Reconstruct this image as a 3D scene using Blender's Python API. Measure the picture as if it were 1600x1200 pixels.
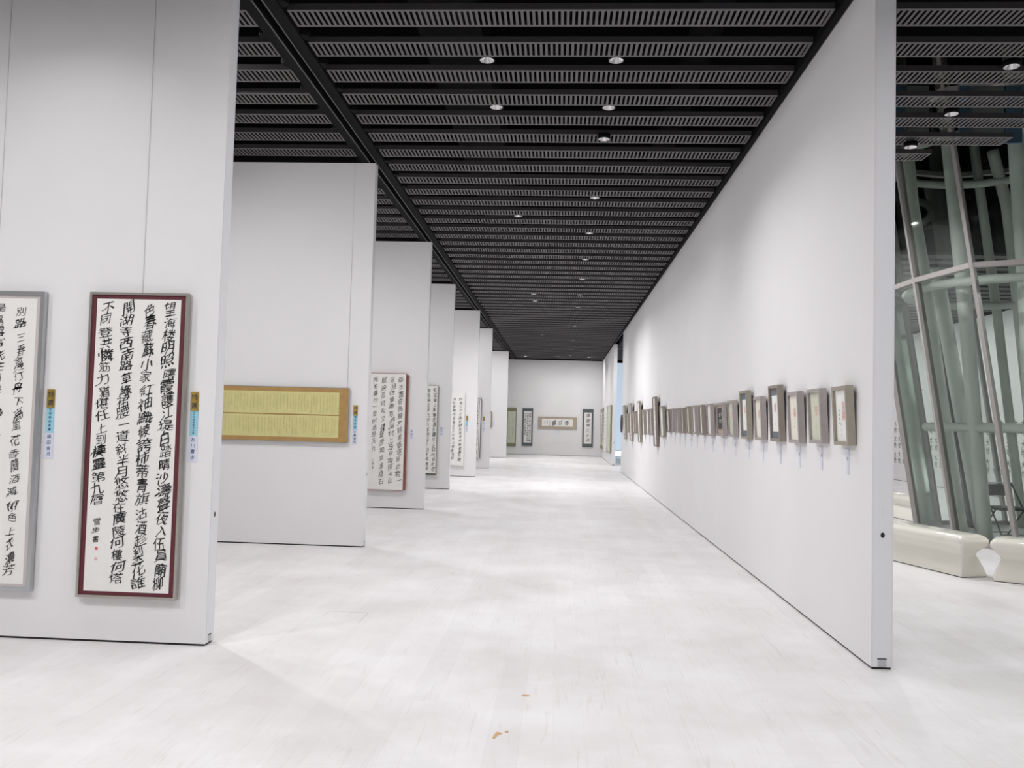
import bpy, math, random
from mathutils import Vector, Matrix
random.seed(7)
scene = bpy.context.scene
for _o in list(bpy.data.objects):
    bpy.data.objects.remove(_o)

# ------------------------------------------------------------------ camera
F_PX, YAW, PITCH, ROLL = 1320.0, .0577, .0457, .0262
cam = bpy.data.cameras.new('camera')
cam.sensor_width = 36.0
cam.sensor_fit = 'HORIZONTAL'
cam.lens = 36.0 * F_PX / 1600.0
cam.clip_start, cam.clip_end = .05, 200
cam_ob = bpy.data.objects.new('camera', cam)
scene.collection.objects.link(cam_ob)
_f = Vector((-math.sin(YAW) * math.cos(PITCH), math.cos(YAW) * math.cos(PITCH), math.sin(PITCH)))
_r = Vector((math.cos(YAW), math.sin(YAW), 0))
_u = _r.cross(_f)
_r2 = math.cos(ROLL) * _r + math.sin(ROLL) * _u
_u2 = -math.sin(ROLL) * _r + math.cos(ROLL) * _u
_m = Matrix((_r2, _u2, -_f)).transposed().to_4x4()
_m.translation = Vector((0, 0, 1.45))
cam_ob.matrix_world = _m
scene.camera = cam_ob

# ------------------------------------------------------------------ world, exposure
world = bpy.data.worlds.new('world')
scene.world = world
world.use_nodes = True
world.node_tree.nodes['Background'].inputs[0].default_value = (.6, .65, .75, 1)
world.node_tree.nodes['Background'].inputs[1].default_value = .05
vs = scene.view_settings
vs.view_transform = 'Standard'
vs.look = 'None'
vs.gamma = 1
vs.use_curve_mapping = False
vs.exposure = 1.0
LAMP_W = 5.5          # watts of one ceiling downlight
FILL_W = 32.0          # watts of one added fill lamp beyond the right wall

# ------------------------------------------------------------------ helpers
COL = scene.collection
MATS = {}


def mat(name, col, rough=.6, metal=0.0, spec=.5, noise=0.0, nscale=8.0, bump=0.0, bscale=60.0, emit=None, coat=0.0):
    m = bpy.data.materials.new(name)
    m.use_nodes = True
    nt = m.node_tree
    b = nt.nodes['Principled BSDF']
    b.inputs['Base Color'].default_value = (*col, 1)
    b.inputs['Roughness'].default_value = rough
    b.inputs['Metallic'].default_value = metal
    b.inputs['Specular IOR Level'].default_value = spec
    b.inputs['Coat Weight'].default_value = coat
    tc = nt.nodes.new('ShaderNodeTexCoord')
    if noise:
        n = nt.nodes.new('ShaderNodeTexNoise')
        n.inputs['Scale'].default_value = nscale
        n.inputs['Detail'].default_value = 5
        nt.links.new(tc.outputs['Object'], n.inputs['Vector'])
        mp = nt.nodes.new('ShaderNodeMapRange')
        mp.inputs[1].default_value, mp.inputs[2].default_value = .3, .7
        mp.inputs[3].default_value, mp.inputs[4].default_value = 1 - noise, 1 + noise
        nt.links.new(n.outputs['Fac'], mp.inputs[0])
        mx = nt.nodes.new('ShaderNodeVectorMath')
        mx.operation = 'SCALE'
        mx.inputs[0].default_value = col
        nt.links.new(mp.outputs[0], mx.inputs['Scale'])
        nt.links.new(mx.outputs[0], b.inputs['Base Color'])
    if bump:
        n2 = nt.nodes.new('ShaderNodeTexNoise')
        n2.inputs['Scale'].default_value = bscale
        n2.inputs['Detail'].default_value = 4
        nt.links.new(tc.outputs['Object'], n2.inputs['Vector'])
        bp = nt.nodes.new('ShaderNodeBump')
        bp.inputs['Strength'].default_value = bump
        bp.inputs['Distance'].default_value = .01
        nt.links.new(n2.outputs['Fac'], bp.inputs['Height'])
        nt.links.new(bp.outputs[0], b.inputs['Normal'])
    if emit:
        b.inputs['Emission Color'].default_value = (*emit[0], 1)
        b.inputs['Emission Strength'].default_value = emit[1]
    MATS[name] = m
    return m


def floor_material():
    m = bpy.data.materials.new('whitewashed_floor')
    m.use_nodes = True
    nt = m.node_tree
    b = nt.nodes['Principled BSDF']
    L = nt.links.new
    N = nt.nodes.new
    tc = N('ShaderNodeTexCoord')
    sep = N('ShaderNodeSeparateXYZ')
    L(tc.outputs['Object'], sep.inputs[0])

    def mth(op, a, c=None):
        n = N('ShaderNodeMath')
        n.operation = op
        for i, v in enumerate((a, c)):
            if v is None:
                continue
            if isinstance(v, (int, float)):
                n.inputs[i].default_value = v
            else:
                L(v, n.inputs[i])
        return n.outputs[0]
    # boards run along the hall (y), staggered end joints
    bx = mth('DIVIDE', sep.outputs[0], .15)
    bi = mth('FLOOR', bx)
    wn = N('ShaderNodeTexWhiteNoise')
    wn.noise_dimensions = '1D'
    L(bi, wn.inputs['W'])
    by = mth('DIVIDE', mth('ADD', sep.outputs[1], mth('MULTIPLY', wn.outputs['Value'], 1.8)), 1.8)
    cmb = N('ShaderNodeCombineXYZ')
    L(bi, cmb.inputs[0])
    L(mth('FLOOR', by), cmb.inputs[1])
    wb = N('ShaderNodeTexWhiteNoise')
    wb.noise_dimensions = '2D'
    L(cmb.outputs[0], wb.inputs['Vector'])
    # stretched grain
    mp = N('ShaderNodeMapping')
    mp.inputs['Scale'].default_value = (26, 1.6, 1)
    L(tc.outputs['Object'], mp.inputs['Vector'])
    off = N('ShaderNodeVectorMath')
    off.operation = 'ADD'
    L(mp.outputs[0], off.inputs[0])
    sc = N('ShaderNodeVectorMath')
    sc.operation = 'SCALE'
    sc.inputs['Scale'].default_value = 31.0
    L(wb.outputs['Color'], sc.inputs[0])
    L(sc.outputs[0], off.inputs[1])
    g = N('ShaderNodeTexNoise')
    g.inputs['Scale'].default_value = 1.3
    g.inputs['Detail'].default_value = 8
    g.inputs['Distortion'].default_value = 1.4
    L(off.outputs[0], g.inputs['Vector'])
    # worn patches
    w = N('ShaderNodeTexNoise')
    w.inputs['Scale'].default_value = 1.1
    w.inputs['Detail'].default_value = 6
    w.inputs['Roughness'].default_value = .65
    L(tc.outputs['Object'], w.inputs['Vector'])
    cr = N('ShaderNodeValToRGB')
    cr.color_ramp.elements[0].position = .32
    cr.color_ramp.elements[0].color = (.74, .715, .71, 1)
    cr.color_ramp.elements[1].position = .62
    cr.color_ramp.elements[1].color = (.845, .835, .84, 1)
    L(w.outputs['Fac'], cr.inputs[0])
    gr = N('ShaderNodeValToRGB')
    gr.color_ramp.elements[0].position = .24
    gr.color_ramp.elements[0].color = (.80, .78, .76, 1)
    gr.color_ramp.elements[1].position = .42
    gr.color_ramp.elements[1].color = (1, 1, 1, 1)
    L(g.outputs['Fac'], gr.inputs[0])
    mul = N('ShaderNodeMix')
    mul.data_type = 'RGBA'
    mul.blend_type = 'MULTIPLY'
    mul.inputs[0].default_value = .55
    L(cr.outputs[0], mul.inputs[6])
    L(gr.outputs[0], mul.inputs[7])
    # board tone
    tone = mth('ADD', mth('MULTIPLY', wb.outputs['Value'], .05), .96)
    t3 = N('ShaderNodeVectorMath')
    t3.operation = 'SCALE'
    L(mul.outputs[2], t3.inputs[0])
    L(tone, t3.inputs['Scale'])
    # seams
    fx = mth('FRACT', bx)
    sx = mth('LESS_THAN', mth('MINIMUM', fx, mth('SUBTRACT', 1.0, fx)), .006)
    fy = mth('FRACT', by)
    sy = mth('LESS_THAN', mth('MINIMUM', fy, mth('SUBTRACT', 1.0, fy)), .0006)
    sm = mth('MULTIPLY', mth('MAXIMUM', sx, sy), .12)
    mix2 = N('ShaderNodeMix')
    mix2.data_type = 'RGBA'
    L(sm, mix2.inputs[0])
    L(t3.outputs[0], mix2.inputs[6])
    mix2.inputs[7].default_value = (.35, .33, .32, 1)
    L(mix2.outputs[2], b.inputs['Base Color'])
    rr = mth('ADD', mth('MULTIPLY', w.outputs['Fac'], .30), .26)
    L(rr, b.inputs['Roughness'])
    b.inputs['Specular IOR Level'].default_value = .4
    bp = N('ShaderNodeBump')
    bp.inputs['Strength'].default_value = .12
    bp.inputs['Distance'].default_value = .004
    L(g.outputs['Fac'], bp.inputs['Height'])
    L(bp.outputs[0], b.inputs['Normal'])
    MATS['floor'] = m


floor_material()
mat('wall', (.78, .772, .775), .75, spec=.25, noise=.012, nscale=1.2, bump=.05, bscale=220)
mat('wall_end', (.79, .80, .82), .5, spec=.35)
mat('black_rubber', (.012, .012, .012), .6)
mat('black_metal', (.018, .018, .019), .45, spec=.4)
mat('slat', (.13, .124, .124), .55, spec=.3)
mat('slat_side_shade', (.05, .047, .05), .6, spec=.3)  # slat flanges: their shade is put into this darker colour
mat('plenum', (.003, .003, .0033), .95, spec=.03)
mat('duct_dark', (.006, .006, .007), .85, spec=.08)
mat('duct_blue', (.035, .075, .115), .6, noise=.2, nscale=3)
mat('duct_pale', (.10, .115, .115), .6, noise=.15, nscale=3)
mat('track', (.006, .006, .0065), .8, spec=.12)
mat('track_lip', (.10, .098, .098), .4)
mat('chrome', (.85, .85, .86), .12, metal=1)
mat('steel', (.55, .56, .57), .35, metal=1)
mat('lens', (1, 1, 1), .3, emit=((1, .97, .95), 9.0))
mat('silver_frame', (.50, .51, .52), .3, metal=.85)
mat('bronze_frame', (.42, .40, .36), .33, metal=.8)
mat('liner_grey', (.56, .52, .50), .7)
mat('maroon', (.115, .022, .030), .75, noise=.1, nscale=30)
mat('paper', (.80, .79, .765), .8, spec=.2, noise=.015, nscale=5)
mat('paper_cream', (.76, .74, .66), .8, spec=.2, noise=.03, nscale=8)
mat('paper_green', (.60, .615, .50), .8, spec=.2, noise=.05, nscale=12)
mat('paper_yellow', (.63, .585, .27), .75, spec=.2, noise=.05, nscale=10)
mat('gold_mount', (.41, .25, .085), .6, noise=.08, nscale=14)
mat('ink', (.018, .018, .018), .7)
mat('ink_soft', (.06, .058, .055), .8)
mat('ink_faint', (.36, .31, .11), .85)
mat('ink_pale', (.36, .38, .33), .85)
mat('white_ink', (.75, .75, .73), .8)
mat('seal_red', (.62, .10, .08), .7)
mat('seal_pink', (.70, .42, .37), .7)
mat('rubbing', (.055, .05, .046), .8, noise=.25, nscale=20)
mat('wood_red', (.30, .11, .085), .5, noise=.12, nscale=10)
mat('wood_olive', (.31, .285, .23), .55, noise=.06, nscale=18)
mat('wood_grey', (.36, .325, .315), .6, noise=.06, nscale=18)
mat('wood_taupe', (.27, .23, .20), .6, noise=.06, nscale=18)
mat('wood_dark', (.045, .025, .025), .5)
mat('mat_bluegrey', (.15, .175, .20), .8)
mat('mat_slate', (.105, .12, .125), .8, noise=.1, nscale=20)
mat('mat_moss', (.22, .25, .135), .8, noise=.12, nscale=20)
mat('mat_tan', (.42, .36, .27), .8, noise=.08, nscale=20)
mat('mat_white', (.78, .77, .75), .7)
mat('wood_green', (.28, .31, .19), .6)
mat('gold_card', (.62, .44, .11), .25, metal=.9, noise=.25, nscale=18)
mat('blue_card', (.30, .60, .72), .7)
mat('pale_card', (.66, .69, .80), .7)
mat('card_ink', (.05, .07, .16), .8)
mat('card_ink_black', (.05, .05, .05), .8)
mat('wire', (.52, .52, .52), .4, metal=.4)
mat('bench_white', (.80, .785, .70), .12, spec=.6, coat=.5)
mat('pipe_paint', (.60, .62, .585), .5, spec=.4, noise=.05, nscale=3)
mat('mullion', (.34, .318, .308), .4, spec=.5)
mat('mullion_dark', (.10, .095, .10), .4)
mat('chair_black', (.02, .022, .022), .45)
mat('chair_steel', (.10, .10, .105), .35, metal=.8)
mat('stain_orange', (.58, .38, .18), .7)
mat('frost_blue', (.58, .68, .80), .6, emit=((.60, .73, .88), .34))
mat('glow_white', (.85, .92, 1), .5, emit=((.80, .93, 1), .8))


def glass_material():
    m = bpy.data.materials.new('green_glass')
    m.use_nodes = True
    nt = m.node_tree
    b = nt.nodes['Principled BSDF']
    nt.nodes.remove(b)
    out = nt.nodes['Material Output']
    tr = nt.nodes.new('ShaderNodeBsdfTransparent')
    tr.inputs[0].default_value = (.90, .955, .925, 1)
    gl = nt.nodes.new('ShaderNodeBsdfGlossy')
    gl.inputs['Color'].default_value = (.9, .95, .92, 1)
    gl.inputs['Roughness'].default_value = .06
    fr = nt.nodes.new('ShaderNodeFresnel')
    fr.inputs[0].default_value = 1.5
    mx = nt.nodes.new('ShaderNodeMixShader')
    nt.links.new(fr.outputs[0], mx.inputs[0])
    nt.links.new(tr.outputs[0], mx.inputs[1])
    nt.links.new(gl.outputs[0], mx.inputs[2])
    nt.links.new(mx.outputs[0], out.inputs[0])
    MATS['glass'] = m


glass_material()


class MB:
    def __init__(self):
        self.v, self.f = [], []

    def box(self, x0, x1, y0, y1, z0, z1):
        n = len(self.v)
        self.v += [(x0, y0, z0), (x1, y0, z0), (x1, y1, z0), (x0, y1, z0), (x0, y0, z1), (x1, y0, z1), (x1, y1, z1), (x0, y1, z1)]
        self.f += [(n, n+3, n+2, n+1), (n+4, n+5, n+6, n+7), (n, n+1, n+5, n+4), (n+1, n+2, n+6, n+5), (n+2, n+3, n+7, n+6), (n+3, n, n+4, n+7)]
        return self

    def quad(self, a, b, c, d):
        n = len(self.v)
        self.v += [a, b, c, d]
        self.f.append((n, n+1, n+2, n+3))
        return self

    def tube(self, pts, rad, seg=12, cap=True):
        """swept tube along a polyline; rad a number or a list"""
        pts = [Vector(p) for p in pts]
        rr = rad if isinstance(rad, (list, tuple)) else [rad] * len(pts)
        n0 = len(self.v)
        prev = None
        for i, p in enumerate(pts):
            t = (pts[min(i+1, len(pts)-1)] - pts[max(i-1, 0)]).normalized()
            if prev is None:
                a = Vector((0, 0, 1)) if abs(t.z) < .9 else Vector((1, 0, 0))
                x = t.cross(a).normalized()
            else:
                x = (prev - t * prev.dot(t)).normalized()
            prev = x
            y = t.cross(x)
            for k in range(seg):
                an = 2 * math.pi * k / seg
                self.v.append(tuple(p + rr[i] * (math.cos(an) * x + math.sin(an) * y)))
        for i in range(len(pts) - 1):
            for k in range(seg):
                a = n0 + i * seg + k
                b = n0 + i * seg + (k + 1) % seg
                self.f.append((a, b, b + seg, a + seg))
        if cap:
            self.f.append(tuple(n0 + k for k in range(seg))[::-1])
            m = n0 + (len(pts) - 1) * seg
            self.f.append(tuple(m + k for k in range(seg)))
        return self

    def lathe(self, prof, seg=20, c=(0, 0, 0)):
        n0 = len(self.v)
        for r, z in prof:
            for k in range(seg):
                a = 2 * math.pi * k / seg
                self.v.append((c[0] + r * math.cos(a), c[1] + r * math.sin(a), c[2] + z))
        for i in range(len(prof) - 1):
            for k in range(seg):
                a = n0 + i * seg + k
                b = n0 + i * seg + (k + 1) % seg
                self.f.append((a, b, b + seg, a + seg))
        return self

    def disc(self, r, z, seg=20, c=(0, 0), up=True):
        n0 = len(self.v)
        for k in range(seg):
            a = 2 * math.pi * k / seg
            self.v.append((c[0] + r * math.cos(a), c[1] + r * math.sin(a), z))
        f = tuple(n0 + k for k in range(seg))
        self.f.append(f if up else f[::-1])
        return self

    def bar_frame(self, w, h, y0, y1, t, z0=0.0):
        """mitred rectangular frame, width w centred on x, height h from z0, bar width t"""
        n = len(self.v)
        o = [(-w/2, z0), (w/2, z0), (w/2, z0+h), (-w/2, z0+h)]
        i = [(-w/2+t, z0+t), (w/2-t, z0+t), (w/2-t, z0+h-t), (-w/2+t, z0+h-t)]
        for y in (y0, y1):
            for p in o:
                self.v.append((p[0], y, p[1]))
            for p in i:
                self.v.append((p[0], y, p[1]))
        for k in range(4):
            j = (k + 1) % 4
            self.f.append((n+k, n+j, n+4+j, n+4+k))                # front
            self.f.append((n+8+j, n+8+k, n+12+k, n+12+j))          # back
            self.f.append((n+j, n+k, n+8+k, n+8+j))                # outer
            self.f.append((n+4+k, n+4+j, n+12+j, n+12+k))          # inner
        return self

    def mesh(self, name, m=None):
        me = bpy.data.meshes.new(name)
        me.from_pydata(self.v, [], self.f)
        if m:
            me.materials.append(MATS[m])
        me.validate()
        me.update()
        return me

    def build(self, name, m, parent=None, smooth=False):
        me = self.mesh(name, m)
        if smooth:
            me.polygons.foreach_set('use_smooth', [True] * len(me.polygons))
        return link(name, me, parent)


def link(name, me, parent=None, loc=None, rz=None):
    o = bpy.data.objects.new(name, me)
    COL.objects.link(o)
    if parent:
        o.parent = parent
    if loc:
        o.location = loc
    if rz is not None:
        o.rotation_euler = (0, 0, rz)
    return o


def tag(o, label, cat, group=None):
    o['label'] = label
    o['category'] = cat
    if group:
        o['group'] = group
    return o


def thing(name, label, cat, loc=(0, 0, 0), rz=0.0, group=None):
    o = link(name, None, None, loc, rz)
    o.empty_display_size = .1
    return tag(o, label, cat, group)


def struct(o):
    o['kind'] = 'structure'
    return o


def sboxes(name, m, *boxes, parent=None):
    b = MB()
    for q in boxes:
        b.box(*q)
    o = b.build(name, m, parent)
    if not parent:
        struct(o)
    return o


ORD = ['first', 'second', 'third', 'fourth', 'fifth', 'sixth', 'seventh', 'eighth', 'ninth', 'tenth', 'eleventh', 'twelfth',
       'thirteenth', 'fourteenth', 'fifteenth', 'sixteenth', 'seventeenth', 'eighteenth', 'nineteenth', 'twentieth',
       'twenty-first', 'twenty-second', 'twenty-third', 'twenty-fourth', 'twenty-fifth', 'twenty-sixth', 'twenty-seventh']

# ------------------------------------------------------------------ glyphs (drawn from the built-in font outlines)
GLY = {}


def glyph(ch, res=3, thin=0.0):
    key = (ch, res, thin)
    if key in GLY:
        return GLY[key]
    cu = bpy.data.curves.new('g', 'FONT')
    cu.body = ch
    cu.size = 1
    cu.resolution_u = res
    cu.offset = -thin
    ob = bpy.data.objects.new('g', cu)
    me = bpy.data.meshes.new_from_object(ob)
    vs_ = [(v.co.x, v.co.y) for v in me.vertices]
    fs_ = [tuple(p.vertices) for p in me.polygons]
    if vs_:
        x0, x1 = min(v[0] for v in vs_), max(v[0] for v in vs_)
        y0, y1 = min(v[1] for v in vs_), max(v[1] for v in vs_)
        cx, cy = (x0+x1)/2, (y0+y1)/2
        vs_ = [(x-cx, y-cy) for x, y in vs_]
    bpy.data.objects.remove(ob)
    bpy.data.meshes.remove(me)
    bpy.data.curves.remove(cu)
    GLY[key] = (vs_, fs_)
    return GLY[key]


def poly_area(v, f):
    a = 0.0
    for p in f:
        for i in range(len(p)):
            (x0, y0), (x1, y1) = v[p[i - 1]], v[p[i]]
            a += (x0 * y1 - x1 * y0) / 2
    return abs(a)


def one_glyph(mbs, *a, **k):
    mb = MB()
    mbs.append(mb)
    put_glyph(mb, *a, **k)


def put_glyph(mb, ch, x, z, w, h, y, brush=1.0, res=3, bold=0.012, rnd=random):
    vs_, fs_ = glyph(ch, res)
    if bold >= .015:
        v2, f2 = glyph(ch, res, .012)          # lean stroke for the broad-brush hand, kept only where the outline stays whole
        if v2 and .62 < poly_area(v2, f2) / max(poly_area(vs_, fs_), 1e-6) < 1.0:
            vs_, fs_ = v2, f2
    bold *= 1 + brush * rnd.uniform(-.22, .18)
    if not vs_:
        return
    n = len(mb.v)
    sx = w * (1 + brush * rnd.uniform(-.16, .12))
    sz = h * (1 + brush * rnd.uniform(-.12, .10))
    rot = brush * rnd.uniform(-.10, .06)
    shear = brush * rnd.uniform(.10, .30)
    a1, a2, p1, p2 = brush * rnd.uniform(.02, .055), brush * rnd.uniform(.02, .05), rnd.uniform(0, 6), rnd.uniform(0, 6)
    dx, dz = brush * rnd.uniform(-.08, .08) * w, brush * rnd.uniform(-.05, .05) * h
    c, s = math.cos(rot), math.sin(rot)
    copies = ((0, 0),) if bold < .009 else ((-bold, -bold * .55), (0, 0), (bold, bold * .55))
    for q, (bx, by) in enumerate(copies):
      for gx, gy in vs_:
        gx, gy = gx + bx, gy + by
        gy += shear * gx
        ox = gx + a1 * math.sin(5.5 * gy + p1) + .5 * a2 * math.sin(11 * gy + p2)
        oy = gy + a2 * math.sin(5 * gx + p2) + .4 * a1 * math.sin(13 * gx + p1)
        ox, oy = c * ox - s * oy, s * ox + c * oy
        mb.v.append((x + dx + ox * sx, y - .0003 * q, z + dz + oy * sz))
      mb.f += [tuple(n + q * len(vs_) + i for i in f) for f in fs_]


def column(mbs, text, x, z_top, z_bot, w, y, brush=1.0, res=3, bold=.012, fill=1.0):
    """one vertical column of writing, read downwards; blanks leave a gap"""
    mb = MB()
    mbs.append(mb)
    p = (z_top - z_bot) / len(text)
    drift = random.uniform(-.015, .015) * brush
    for i, ch in enumerate(text):
        if ch == ' ':
            continue
        put_glyph(mb, ch, x + drift * i * w * .2, z_top - (i + .5) * p, w, p * fill, y, brush, res, bold)


# ------------------------------------------------------------------ layout constants (metres; camera at x=0,y=0)
H = 4.394            # wall tops
ZS = 4.425           # underside of the ceiling slats
XL = -2.187          # free ends of the left partitions
XR = 1.937           # corridor face of the long right wall
TH = .129            # wall thickness
PY = [5.246, 9.499, 13.719, 17.961, 22.173, 26.429, 34.843]
PX = [XL, XL, XL, -2.3244, XL, XL, XL]
YB = 39.13
XW = 10.345          # far gallery wall beyond the tube

# ------------------------------------------------------------------ floor and shell
floor = sboxes('floor', 'floor', (-9.2, 10.6, -3.2, 44, -.12, 0))
hatch = MB()
hx0, hx1, hy0, hy1 = -1.70, -1.395, 5.95, 6.335
for q in ((hx0, hx1, hy1-.004, hy1), (hx0, hx0+.003, hy1-.17, hy1), (hx1-.004, hx1, hy0+.05, hy1)):
    hatch.box(*q, .0002, .0008)
hatch.build('floor_hatch_seam', 'liner_grey', floor)
for sx_, sy_, pts in ((-.262, 3.987, [(-.02, -.075), (.0, -.06), (.012, -.01), (.035, .01), (.028, .04), (.0, .045), (-.012, .0)]),
                      (-.149, 4.569, [(-.03, .0), (-.01, -.014), (.025, -.01), (.03, .012), (.0, .02), (-.02, .016)]),
                      (-.215, 4.03, [(-.012, -.012), (.01, -.014), (.014, .012), (-.008, .016)])):
    s_ = MB()
    s_.v = [(sx_ + p[0] * .75, sy_ + p[1] * .75, .001) for p in pts]
    s_.f = [tuple(range(len(pts)))]
    s_.build('floor_scuff', 'stain_orange', floor)

sboxes('wall_left', 'wall', (-9.2, -9.0, -3.2, 44, 0, 5.4))
sboxes('wall_right', 'wall', (XW, XW + .15, -3.2, 44, .012, 4.365))
sboxes('baseboard_right', 'black_rubber', (XW + .02, XW + .13, -3.2, 44, 0, .013))
sboxes('wall_front', 'wall', (-9.0, XW, -3.2, -3.0, 0, 5.4))
sboxes('wall_back', 'wall', (-9.0, 2.03, YB, YB + .13, .014, H))
sboxes('baseboard_back', 'black_rubber', (-9.0, 2.03, YB + .02, YB + .12, 0, .015))
win = struct(link('window_1', None, None, (2.03, 39.6, 0)))
MB().box(0, 8.3, 0, .05, .30, 4.36).build('frosted_pane', 'frost_blue', win)
MB().box(0, 8.3, 0, .05, .02, .28).build('low_glow_pane', 'glow_white', win)  # glowing pane added for the bright patch at floor level
MB().box(0, 8.3, -.02, .06, .28, .30).build('transom', 'mullion', win)
MB().box(0, 8.3, -.02, .06, 0, .02).build('sill', 'mullion', win)
for k in range(6):
    MB().box(.02 + k*1.6, .07 + k*1.6, -.03, .06, .02, 4.36).build('mullion', 'mullion', win)

# ------------------------------------------------------------------ ceiling: slotted slats, tracks, dark plenum
ceiling = struct(link('ceiling', None, None, (0, 0, ZS)))
SL_W, PITCH_Y, Y0 = .262, .5244, 5.95


def slat_mesh(length):
    b = MB()
    e, rw, pit, th, fl = .026, .021, .0418, .003, .048
    n = int(length / pit)
    # long edge strips with upturned flanges
    for y0, y1 in ((0, e), (SL_W - e, SL_W)):
        b.box(0, length, y0, y1, 0, th)
    for k in range(n + 1):
        x = min(k * pit, length - rw)
        m = len(b.v)
        b.v += [(x, e, 0), (x + rw, e, 0), (x + rw, SL_W - e, 0), (x, SL_W - e, 0),
                (x, e, th), (x + rw, e, th), (x + rw, SL_W - e, th), (x, SL_W - e, th)]
        b.f += [(m, m+3, m+2, m+1), (m+4, m+5, m+6, m+7), (m+1, m+2, m+6, m+5), (m+3, m, m+4, m+7)]
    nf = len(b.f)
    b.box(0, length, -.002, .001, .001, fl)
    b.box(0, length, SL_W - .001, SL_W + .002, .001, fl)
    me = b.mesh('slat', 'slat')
    me.materials.append(MATS['slat_side_shade'])
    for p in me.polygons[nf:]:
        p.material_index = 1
    return me


LEFT_SEG = (-8.95, -2.372)
MID_SEG = (-2.068, 1.872)
RIGHT_SEG = (2.10, 10.32)
TC = (6.30, 11.29, 3.18)      # opening in the ceiling around the tube
mesh_cache = {}


def add_slat(x0, x1, y):
    L_ = round(x1 - x0, 2)
    if L_ < .3:
        return
    if L_ not in mesh_cache:
        mesh_cache[L_] = slat_mesh(L_)
    link('slat', mesh_cache[L_], ceiling, (x0, y, 0))


for k in range(-7, 63):
    y = Y0 + PITCH_Y * k
    if y + SL_W > YB - .03:
        break
    add_slat(*LEFT_SEG, y)
    add_slat(*MID_SEG, y)
    dy = y + SL_W / 2 - TC[1]
    if abs(dy) < TC[2]:
        hw = math.sqrt(TC[2]**2 - dy*dy)
        add_slat(RIGHT_SEG[0], min(TC[0] - hw, RIGHT_SEG[1]), y)
        add_slat(max(TC[0] + hw, RIGHT_SEG[0]), RIGHT_SEG[1], y)
    else:
        add_slat(*RIGHT_SEG, y)

# the partition track over the left wall ends, and the one along the right wall
tr = MB()
tr.box(-2.355, -2.255, -2.8, YB - .02, -.022, .06).box(-2.185, -2.085, -2.8, YB - .02, -.022, .06)
tr.build('partition_track', 'track', ceiling)
tl = MB()
for x in (-2.262, -2.186):
    tl.box(x, x + .008, -2.8, YB - .02, -.028, -.018)
tl.build('track_lip', 'track_lip', ceiling)
tr = MB()
tr.box(1.885, 1.932, -2.8, YB - .02, -.028, .06).box(2.07, 2.12, -2.8, YB - .02, -.028, .06)
tr.build('partition_track', 'track', ceiling)
MB().box(1.932, 1.940, -2.8, YB - .02, -.030, .03).build('track_lip', 'track_lip', ceiling)
for yp in PY:
    MB().box(-8.95, -2.36, yp + .02, yp + .11, -.026, .06).build('partition_track', 'track', ceiling)
brk = MB().lathe([(0, -.006), (.05, -.006), (.055, .0), (.055, .035), (0, .035)], 14).mesh('track_bracket', 'track')
for k in range(-3, 62):
    yb_ = Y0 + PITCH_Y * k - .13
    if yb_ > YB - .3:
        break
    link('track_bracket', brk, ceiling, (-2.36, yb_, -.004))
    link('track_bracket', brk, ceiling, (-2.075, yb_ + .02, -.004))

# plenum slab with a shaft opening around the tube, plus services hung in it
sboxes('slab', 'plenum', (-9.2, 2.6, -3.2, 44, 5.38, 5.6), (2.6, 10.6, -3.2, 8.7, 5.38, 5.6), (2.6, 10.6, 16.2, 44, 5.38, 5.6),
       (2.6, 10.6, 8.7, 16.2, 8.6, 8.8), (2.5, 2.6, 8.6, 16.3, 5.38, 8.8), (10.5, 10.6, 8.6, 16.3, 4.37, 8.8),
       (2.5, 10.6, 8.6, 8.7, 5.5, 8.8), (2.5, 10.6, 16.2, 16.3, 5.38, 8.8), (2.0, 10.6, 39.66, 39.8, 4.36, 5.5), (-9.2, 2.1, 39.26, 39.4, 4.4, 5.5),
       (10.5, 10.7, -3.2, 44, 4.37, 5.5), (-9.2, 10.6, 43.9, 44.1, 0, 5.5), (10.49, 10.6, 39, 44, 0, 4.5), parent=ceiling).location = (0, 0, -ZS)
for yb_ in (6.2, 10.6, 15, 19.4, 23.8, 28.2, 32.6):
    MB().box(-8.9, 2.5, yb_, yb_ + .18, .55, .95).build('plenum_beam', 'duct_dark', ceiling)
MB().box(-1.3, -.75, -2, 38, .38, .75).build('duct', 'duct_dark', ceiling)
MB().tube([(1.2, -2, .5), (1.2, 38, .5)], .14).build('duct', 'duct_dark', ceiling, True)
fx_ = 2.55
i = 0
while fx_ < 6.4:
    wv = (.24, .30, .12, .34, .18)[i % 5]
    if i % 4 != 2:
        MB().box(fx_, fx_ + wv, 9.62, 9.66, .30, .95).build('shaft_fascia_panel', ('duct_pale', 'duct_blue', 'duct_blue', 'duct_pale', 'duct_blue')[i % 5], ceiling)
    fx_ += wv + .02
    i += 1

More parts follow.
